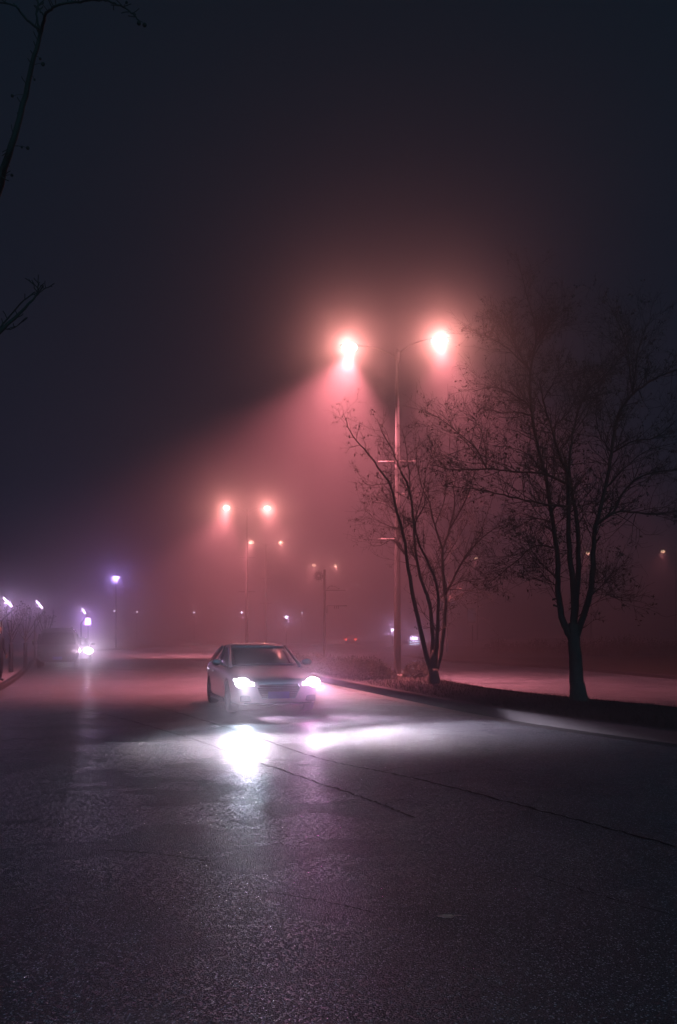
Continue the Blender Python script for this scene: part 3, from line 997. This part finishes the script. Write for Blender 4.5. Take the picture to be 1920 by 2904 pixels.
# ================================================================ cars
def sedan_body_mb():
    # y, half width, sill z, shoulder z, top z
    st = [(-2.40, .52, .26, .52, .60), (-2.385, .66, .22, .60, .665), (-2.34, .76, .20, .655, .715), (-2.24, .83, .18, .70, .765), (-2.05, .885, .17, .745, .815), (-1.75, .915, .17, .79, .875),
          (-1.35, .925, .17, .835, .93), (-.95, .925, .17, .875, .97), (-.4, .925, .17, .90, .985), (.4, .93, .17, .92, .99), (1.1, .93, .18, .94, 1.0), (1.6, .92, .19, .95, 1.02), (2.0, .89, .21, .95, 1.03), (2.25, .84, .26, .93, 1.02), (2.36, .78, .32, .88, .96), (2.39, .66, .38, .80, .86)]
    vs, fs = [], []
    for (y, w, zs, zb, zt) in st:
        hgt = zb - zs
        half = [(0, zs), (w * .62, zs), (w * .93, zs + .02), (w * .985, zs + .10), (w * .97, zs + .34 * hgt), (w * 1.0, zs + .60 * hgt), (w * .995, zs + .80 * hgt), (w * .965, zb - .015), (w * .90, zb + .3 * (zt - zb)),
                (w * .72, zb + .62 * (zt - zb) + .012), (w * .45, zb + .88 * (zt - zb)), (0, zt)]
        ring = [(x, y, z) for x, z in half] + [(-x, y, z) for x, z in half[-2:0:-1]]
        vs += ring
    n = len(ring)
    for i in range(len(st) - 1):
        for k in range(n):
            fs.append((i * n + k, (i + 1) * n + k, (i + 1) * n + (k + 1) % n, i * n + (k + 1) % n))
    fs.append(tuple(range(n)))
    fs.append(tuple((len(st) - 1) * n + k for k in range(n))[::-1])
    return MB().add(vs, fs)


def rings_mesh(rings, n=40, pw=3.2):
    """stack of rounded rectangles: (z, half width, y front, y back[, front bow])"""
    vs, fs = [], []
    for (z, w, y0, y1) in rings:
        cy_, hy = (y0 + y1) / 2, (y1 - y0) / 2
        for k in range(n):
            a = 2 * PI * k / n
            c_, s_ = math.cos(a), math.sin(a)
            x = w * math.copysign(abs(c_) ** (2 / pw), c_)
            y = cy_ + hy * math.copysign(abs(s_) ** (2 / pw), s_)
            vs.append((x, y, z))
    for i in range(len(rings) - 1):
        for k in range(n):
            fs.append((i * n + k, i * n + (k + 1) % n, (i + 1) * n + (k + 1) % n, (i + 1) * n + k))
    fs.append(tuple((len(rings) - 1) * n + k for k in range(n)))
    fs.append(tuple(range(n))[::-1])
    return MB().add(vs, fs)


def make_wheel(t, x, y, r=.335, w=.22):
    s_ = 1 if x > 0 else -1
    Mx = Matrix.Rotation(R(90) * s_, 3, 'Y')
    tyre = MB().lathe([(r * .66, -w / 2), (r * .93, -w / 2), (r * .99, -w * .38), (r, -w * .2), (r, w * .2), (r * .99, w * .38), (r * .93, w / 2), (r * .66, w / 2), (r * .64, w * .3)], 32, (0, 0, 0), Mx)
    wo = tyre.build('wheel', M['rubber'], t, smooth=True)
    wo.location = (x, y, r)
    rim = MB().lathe([(r * .64, w * .1), (r * .66, w * .46), (r * .60, w * .40), (r * .56, w * .22), (r * .2, w * .30), (r * .16, w * .40)], 32, (0, 0, 0), Mx)
    for k in range(5):
        a = 2 * PI * k / 5
        for dd in (-.16, .16):
            rim.tube([Mx @ Vector((math.cos(a) * r * .15, math.sin(a) * r * .15, w * .38)), Mx @ Vector((math.cos(a + dd) * r * .60, math.sin(a + dd) * r * .60, w * .42))], [.02, .016], 5)
    rim.build('rim', M['steel'], wo)
    return wo


def make_sedan(name, label, group, paint, lit=True, power=9000, glow=.1, loc=(0, 0, 0), rz=0):
    t = thing(name, label, 'car', loc, rz, group)
    body = sedan_body_mb().build('body', paint, t, smooth=True)
    cut = MB()
    for x in (-.93, .93):
        for y in (-1.42, 1.42):
            cut.lathe([(.375, -.28), (.375, .28)], 28, (x, y, .34), Matrix.Rotation(R(90), 3, 'Y'))
    # front apertures: grille, lower intake, lamp pockets
    co = cut.build('wheel_arch_cutter', M['plastic'])
    sb = body.modifiers.new('sub', 'SUBSURF'); sb.levels = 2; sb.render_levels = 2
    bo = body.modifiers.new('bool', 'BOOLEAN'); bo.object = co; bo.operation = 'DIFFERENCE'; bo.solver = 'EXACT'
    bpy.context.view_layer.update()
    dg = bpy.context.evaluated_depsgraph_get()
    me = bpy.data.meshes.new_from_object(body.evaluated_get(dg))
    if len(me.polygons) > 500:
        body.modifiers.clear()
        body.data = me
        me.polygons.foreach_set('use_smooth', [True] * len(me.polygons))
    else:
        body.modifiers.remove(bo)
    bpy.data.objects.remove(co)
    MB().box((0, 0, .30), (1.50, 4.1, .22)).build('underbody', M['plastic'], t)
    # greenhouse
    gl = rings_mesh([(.90, .80, -1.10, 1.98), (.98, .785, -.98, 1.86), (1.10, .745, -.72, 1.60), (1.22, .70, -.44, 1.28), (1.33, .655, -.14, .98), (1.375, .62, .02, .82), (1.39, .55, .14, .70)], 48, 3.6)
    gl.build('window_glass', M['glass'], t, smooth=True)
    rf = rings_mesh([(1.325, .664, -.14, 1.06), (1.352, .668, -.16, 1.08), (1.385, .635, -.04, .98), (1.410, .56, .08, .86), (1.424, .42, .2, .74), (1.43, .2, .34, .6)], 48, 3.6)
    rf.build('roof', paint, t, smooth=True)
    for s_ in (-1, 1):
        MB().tube([(s_ * .765, -1.02, .93), (s_ * .745, -.82, 1.02), (s_ * .70, -.52, 1.16), (s_ * .655, -.20, 1.30), (s_ * .63, -.02, 1.37)], [.045, .034, .03, .03, .026], 8).build('front_pillar', paint, t, smooth=True)
        MB().tube([(s_ * .78, .38, .96), (s_ * .72, .40, 1.18), (s_ * .655, .42, 1.36)], [.03, .028, .028], 6).build('door_pillar', M['plastic'], t)
        MB().tube([(s_ * .76, 1.80, .99), (s_ * .735, 1.55, 1.10), (s_ * .69, 1.24, 1.23), (s_ * .64, .92, 1.35)], [.07, .06, .05, .04], 8).build('rear_pillar', paint, t, smooth=True)
        # mirror
        m_ = MB()
        m_.ball((s_ * 1.0, -.62, 1.02), .10, 12, 8, (1.15, .6, .72))
        mo = m_.build('mirror', paint, t, smooth=True)
        MB().tube([(s_ * .80, -.62, .95), (s_ * .92, -.62, .99)], [.03, .025], 6).build('stalk', M['plastic'], mo)
        # door seams, handles, sill
        MB().box((s_ * .935, .45, .80), (.03, .20, .028)).build('door_handle', M['chrome'], t, mods=(('BEVEL', {'width': .008, 'segments': 2}),))
        MB().box((s_ * .925, 1.22, .82), (.03, .18, .028)).build('door_handle', M['chrome'], t, mods=(('BEVEL', {'width': .008, 'segments': 2}),))
        MB().box((s_ * .905, 0, .22), (.05, 2.0, .09)).build('side_sill', M['plastic'], t, mods=(('BEVEL', {'width': .02, 'segments': 2}),))
        MB().tube([(s_ * .80, -.98, .965), (s_ * .80, 0, .985), (s_ * .79, 1.2, 1.0), (s_ * .74, 1.75, 1.02)], .010, 5).build('window_trim', M['chrome'], t)
        # headlight: swept wedge with projector eyes
        vs = [(s_ * .50, -2.395, .585), (s_ * .50, -2.39, .66), (s_ * .70, -2.30, .70), (s_ * .86, -2.06, .735), (s_ * .88, -2.02, .69), (s_ * .80, -2.22, .615), (s_ * .66, -2.345, .575)]
        inn = [(x * .9, y + .16, z) for x, y, z in vs]
        n_ = 7
        hb = MB().add(vs + inn, [tuple(range(n_)) if s_ > 0 else tuple(range(n_))[::-1]] + [(k, (k + 1) % n_, n_ + (k + 1) % n_, n_ + k) for k in range(n_)])
        ho = hb.build('headlight', M['headlight_unit'] if lit else M['glass'], t)
        MB().ball((s_ * .73, -2.33, .65), .125 if glow < 1 else .21, 12, 8, (1.25, .5, .85)).build('headlight_lens', M['headlight'] if lit else M['chrome'], ho, smooth=True)
        MB().tube([(s_ * .50, -2.41, .60), (s_ * .60, -2.385, .60), (s_ * .72, -2.325, .62)], .010, 5).build('running_light', M['headlight'] if lit else M['chrome'], ho)
        MB().box((s_ * .66, -2.36, .33), (.24, .06, .13)).build('air_intake', M['plastic'], t, mods=(('BEVEL', {'width': .02, 'segments': 2}),))
        MB().box((s_ * .62, 2.385, .80), (.42, .05, .12)).build('tail_light', M['tail'] if False else M['red_dark'], t, mods=(('BEVEL', {'width': .015, 'segments': 2}),))
    # grille: hexagon frame with bars
    g_ = MB()
    hexa = [(-.40, .62), (.40, .62), (.44, .55), (.34, .34), (-.34, .34), (-.44, .55)]
    g_.tube([(x, -2.415, z) for x, z in hexa + [hexa[0]]], .013, 6)
    go = g_.build('grille', M['chrome'], t)
    MB().add([(x, -2.408, z) for x, z in hexa], [tuple(range(6))[::-1]]).build('grille_back', M['plastic'], go)
    bars = MB()
    for k in range(7):
        z = .375 + k * .036
        w = .35 + (z - .34) * .42
        bars.box((0, -2.416, z), (2 * w - .04, .012, .010))
    bars.build('grille_bars', M['chrome'], go)
    em = MB()
    for k in range(4):
        cx_ = (k - 1.5) * .055
        em.tube([(cx_ + math.cos(a) * .034, -2.43, .575 + math.sin(a) * .034) for a in [2 * PI * j / 14 for j in range(15)]], .005, 5, False)
    em.build('badge', M['chrome'], go)
    MB().box((0, -2.43, .40), (.44, .012, .14)).build('number_plate', M['plate'], t)
    MB().tube([(-.70, -2.355, .235), (-.4, -2.42, .22), (0, -2.44, .215), (.4, -2.42, .22), (.70, -2.355, .235)], [.02, .026, .028, .026, .02], 8).build('bumper_lip', M['plastic'], t)
    MB().tube([(-.66, -.99, .975), (-.3, -1.10, .985), (0, -1.13, .99), (.3, -1.10, .985), (.66, -.99, .975)], .016, 6).build('wiper_cowl', M['plastic'], t)
    for x in (-.80, .80):
        for y in (-1.42, 1.42): make_wheel(t, x, y)
    if lit:
        for s_ in (-1, 1):
            dv = Vector((.38 if s_ > 0 else -.14, -1, -math.tan(R(15 if s_ > 0 else 10.2))))
            p = (s_ * .70, -2.42, .645)
            l = light('headlight_beam', 'SPOT', p, (.84, .82, 1.0) if s_ > 0 else (.66, .80, 1.0), power * ((2.0 if s_ > 0 else 1.05) if glow < 1 else .1), t, dv, .045, 74 if s_ > 0 else 60, .9 if s_ > 0 else .6, (1, .27, 1))
            dv2 = Vector((.30, -1, -math.tan(R(10.5))))
            light('headlight_fringe', 'SPOT', p, (1.0, .28, .85), power * (.34 if glow < 1 and s_ > 0 else .02), t, dv2, .05, 100, .5, (1, .33, 1))
            if glow < 1:
                # the flat low beam itself: a wide, thin fan with a clear cutoff
                light('low_beam', 'SPOT', p, (.95, .80, .97), power * (24.0 if s_ > 0 else 7.5), t, (.42 if s_ > 0 else -.10, -1, -math.tan(R(9.6 if s_ > 0 else 7.4))), .05, 78 if s_ > 0 else 50, .95, (1, .10 if s_ > 0 else .125, 1))
            light('headlight_spill', 'SPOT', p, (1.0, .62, .88), power * (1.8 if s_ > 0 else 1.5) * (1 if glow < 1 else .1), t, (.75, -1, -.55), .05, 64, .8)
            light('headlight_glow', 'SPOT', (s_ * .70, -2.47, .645), (.92, .70, 1.0), power * glow, t, (-.30 if glow < 1 else 0, -1, .05 if glow < 1 else .075), .06, 44 if glow < 1 else 15, 1.0)
    return t


M['red_dark'] = mat('unlit_tail_lens', (.25, .01, .012), .2, coat=1)
car = make_sedan('silver_car', 'silver sedan driving with both headlights blazing on the wet road', None, M['silver'], True, 260, .10)
ang = R(15)      # nose turned towards the right of the picture
fx, fy = (790 - 960) / F * 20.2, 20.2
car.rotation_euler = (0, 0, ang)
car.location = (fx - math.sin(ang) * 2.4, fy + math.cos(ang) * 2.4, .0)

# car queued behind the van: only one headlight shows past it
car2 = make_sedan('dark_car', 'dark car behind the van with one headlight glaring past its side', None, M['black_paint'], True, 200, 2.2)
q = P(248, 1850, 57)
car2.rotation_euler = (0, 0, R(14))
car2.location = (q.x - .70 - .6, q.y + 2.4, 0)

# far car driving away on the other carriageway: tail lamps
q = P(1000, 1812, 140)
t = thing('distant_car', 'distant car driving away with two small red tail lamps', 'car', (q.x, 140, 0), R(-8))
rings_mesh([(.25, .86, -2.2, 2.2), (.55, .9, -2.3, 2.3), (.92, .86, -2.2, 2.25)], 32, 4).build('body', M['black_paint'], t, smooth=True)
rings_mesh([(.92, .80, -1.9, 1.2), (1.2, .70, -1.5, .6), (1.42, .60, -1.1, .2)], 32, 4).build('cabin', M['glass'], t, smooth=True)
for s_ in (-1, 1):
    MB().box((s_ * .68, -2.29, .80), (.26, .06, .13)).build('tail_light', M['tail'], t, mods=(('BEVEL', {'width': .02, 'segments': 2}),))
    for y in (-1.35, 1.35): MB().lathe([(.31, -.1), (.31, .1)], 20, (s_ * .78, y, .31), Matrix.Rotation(R(90), 3, 'Y')).build('wheel', M['rubber'], t)

# ---- dark van parked at the left kerb, front towards the camera
vd = 47.0
vx = P(163, 1890, vd).x
t = thing('van', 'dark unlit van standing at the left kerb facing the camera', 'van', (vx - .53, vd + 2.13, 0), R(14))
rings = [(.30, .86, -2.18, 2.3), (.42, .98, -2.28, 2.38), (.70, 1.0, -2.30, 2.4), (.98, .99, -2.22, 2.4), (1.10, .97, -1.85, 2.38), (1.35, .93, -1.5, 2.33), (1.65, .86, -1.1, 2.25), (1.82, .78, -.8, 2.15), (1.90, .66, -.5, 2.0), (1.925, .4, 0, 1.7)]
rings_mesh(rings, 48, 5).build('body', M['black_paint'], t, smooth=True)
ws = MB().add([(-.84, -1.88, 1.12), (.84, -1.88, 1.12), (.70, -1.12, 1.68), (-.70, -1.12, 1.68), (0, -1.98, 1.12), (0, -1.2, 1.70)], [(0, 4, 5, 3), (4, 1, 2, 5)])
ws.build('windshield', M['glass'], t, mods=(('SOLIDIFY', {'thickness': .02}),))
for s_ in (-1, 1):
    MB().add([(s_ * .985, -1.2, 1.13), (s_ * .985, 1.9, 1.13), (s_ * .90, 1.8, 1.62), (s_ * .90, -.85, 1.62)], [(0, 1, 2, 3)]).build('side_window', M['glass'], t, mods=(('SOLIDIFY', {'thickness': .015}),))
    mo = MB().ball((s_ * 1.10, -1.35, 1.22), .13, 10, 8, (.8, .6, 1.2)).build('mirror', M['plastic'], t, smooth=True)
    MB().tube([(s_ * .95, -1.38, 1.14), (s_ * 1.06, -1.36, 1.18)], .025, 6).build('stalk', M['plastic'], mo)
    MB().ball((s_ * .76, -2.17, .80), .15, 12, 8, (1.2, .5, .8)).build('headlight', M['glass'], t, smooth=True)
    for y in (-1.5, 1.5): make_wheel(t, s_ * .86, y, .33, .2)
    MB().box((s_ * .62, .7, 1.945), (.04, 2.2, .03)).build('roof_rail', M['plastic'], t)
MB().box((0, -2.29, .72), (.9, .05, .16)).build('grille', M['plastic'], t, mods=(('BEVEL', {'width': .02, 'segments': 2}),))
MB().box((0, -2.32, .48), (.44, .012, .14)).build('number_plate', M['plate'], t)
# small red signal lamp above the van's shoulder
q = P(130, 1784, 70)
t = thing('signal_lamp', 'small red signal lamp on a thin post above the shoulder of the dark van', 'signal lamp', (q.x, 70, .15))
MB().lathe([(.04, 0), (.03, q.z - .2)], 8).build('post', M['dark_steel'], t)
MB().ball((0, 0, q.z - .15), .06, 10, 6).build('lens', M['red'], t, smooth=True)

# ================================================================ person at the left edge
d = 31.0
t = None
hip = Vector((P(-6, 0, d).x, d, .146 + .92))


def skin_mesh(name, verts, edges, radii, material, parent=None, root=0, sub=2):
    me = bpy.data.meshes.new(name)
    me.from_pydata([tuple(v) for v in verts], edges, [])
    o = bpy.data.objects.new(name, me)
    C.objects.link(o)
    if parent: o.parent = parent
    md = o.modifiers.new('skin', 'SKIN')
    md.use_smooth_shade = True
    for i, rr in enumerate(radii):
        sv = me.skin_vertices[0].data[i]
        sv.radius = rr if isinstance(rr, tuple) else (rr, rr)
        sv.use_root = (i == root)
    s_ = o.modifiers.new('sub', 'SUBSURF'); s_.levels = sub; s_.render_levels = sub
    me.materials.append(material)
    return o


pv = [(0, 0, .92), (0, .01, 1.10), (0, .02, 1.30), (0, .01, 1.42), (0, -.01, 1.50),            # pelvis..neck
      (.10, 0, .86), (.11, -.03, .48), (.11, .02, .09), (.12, -.12, .04),                      # right leg
      (-.10, 0, .86), (-.11, .03, .48), (-.10, .10, .09), (-.10, -.04, .04),                   # left leg
      (.19, .02, 1.38), (.25, .04, 1.12), (.24, -.06, .90), (.24, -.09, .83),                  # arms
      (-.19, .02, 1.38), (-.25, .04, 1.12), (-.22, -.12, .92), (-.22, -.16, .86)]
pe = [(0, 1), (1, 2), (2, 3), (3, 4), (0, 5), (5, 6), (6, 7), (7, 8), (0, 9), (9, 10), (10, 11), (11, 12), (3, 13), (13, 14), (14, 15), (15, 16), (3, 17), (17, 18), (18, 19), (19, 20)]
pr = [(.16, .11), (.15, .11), (.18, .12), (.12, .09), .055, .095, .065, .045, .04, .095, .065, .045, .04, .065, .05, .038, .03, .065, .05, .038, .03]
person = skin_mesh('person', pv, pe, pr, M['cloth'], None, 0, 2)
person.location = (hip.x, hip.y, .146)
person.rotation_euler = (0, 0, R(60))
tag(person, 'person in dark clothes with a backpack standing at the frame edge beside a low lamp', 'person')
hd = MB().ball((0, -.02, 1.63), .105, 16, 12, (.82, .95, 1.18))
hd.ball((0, -.125, 1.615), .02, 6, 5, (.7, 1, 1.2)).ball((.088, -.01, 1.62), .025, 6, 5, (.4, .8, 1.2)).ball((-.088, -.01, 1.62), .025, 6, 5, (.4, .8, 1.2))
hd.build('head', M['skin'], person, smooth=True)
MB().ball((0, .005, 1.665), .112, 16, 10, (.86, .95, 1.05)).build('hair', M['cloth'], person, smooth=True)
for s_, base in ((1, (.24, -.09, .83)), (-1, (-.22, -.16, .86))):
    hm = MB()
    bx, by, bz = base
    hm.ball((bx, by, bz - .03), .04, 8, 6, (.5, .9, 1))
    for k in range(4):
        fl = (.062, .072, .068, .052)[k]
        y_ = by - .03 + k * .019
        hm.tube([(bx, y_, bz - .055), (bx - s_ * .004, y_, bz - .055 - fl * .55), (bx - s_ * .018, y_, bz - .055 - fl)], [.0095, .009, .007], 6)
    hm.tube([(bx, by - .03, bz - .02), (bx - s_ * .01, by - .055, bz - .05), (bx - s_ * .015, by - .058, bz - .078)], [.011, .010, .008], 6)
    hm.build('hand', M['skin'], person, smooth=True)
bp = MB().ball((0, .20, 1.22), .20, 14, 10, (.78, .62, 1.15)).build('backpack', M['cloth'], None, smooth=True)
bp.location = person.location; bp.rotation_euler = person.rotation_euler
tag(bp, 'round dark backpack worn by the person at the frame edge', 'backpack')

# ================================================================ haze
hz_ = MB().box((0, 198, 6.25), (430, 430, 15.5)).build('haze', M['soil'])
hm = bpy.data.materials.new('haze')
hm.use_nodes = True
n_ = hm.node_tree
n_.nodes.clear()
oo = n_.nodes.new('ShaderNodeOutputMaterial')
# real fog scatters in two lobes: a broad one and a tight forward one
ad = n_.nodes.new('ShaderNodeAddShader')
for k_, (den, g_) in enumerate(((.0060, .55), (.0085, .96))):
    pv_ = n_.nodes.new('ShaderNodeVolumePrincipled')
    pv_.inputs['Color'].default_value = (.93, .92, .96, 1)
    pv_.inputs['Density'].default_value = den
    pv_.inputs['Anisotropy'].default_value = g_
    n_.links.new(pv_.outputs[0], ad.inputs[k_])
n_.links.new(ad.outputs[0], oo.inputs['Volume'])
hz_.data.materials[0] = hm
tag(hz_, kind='stuff')
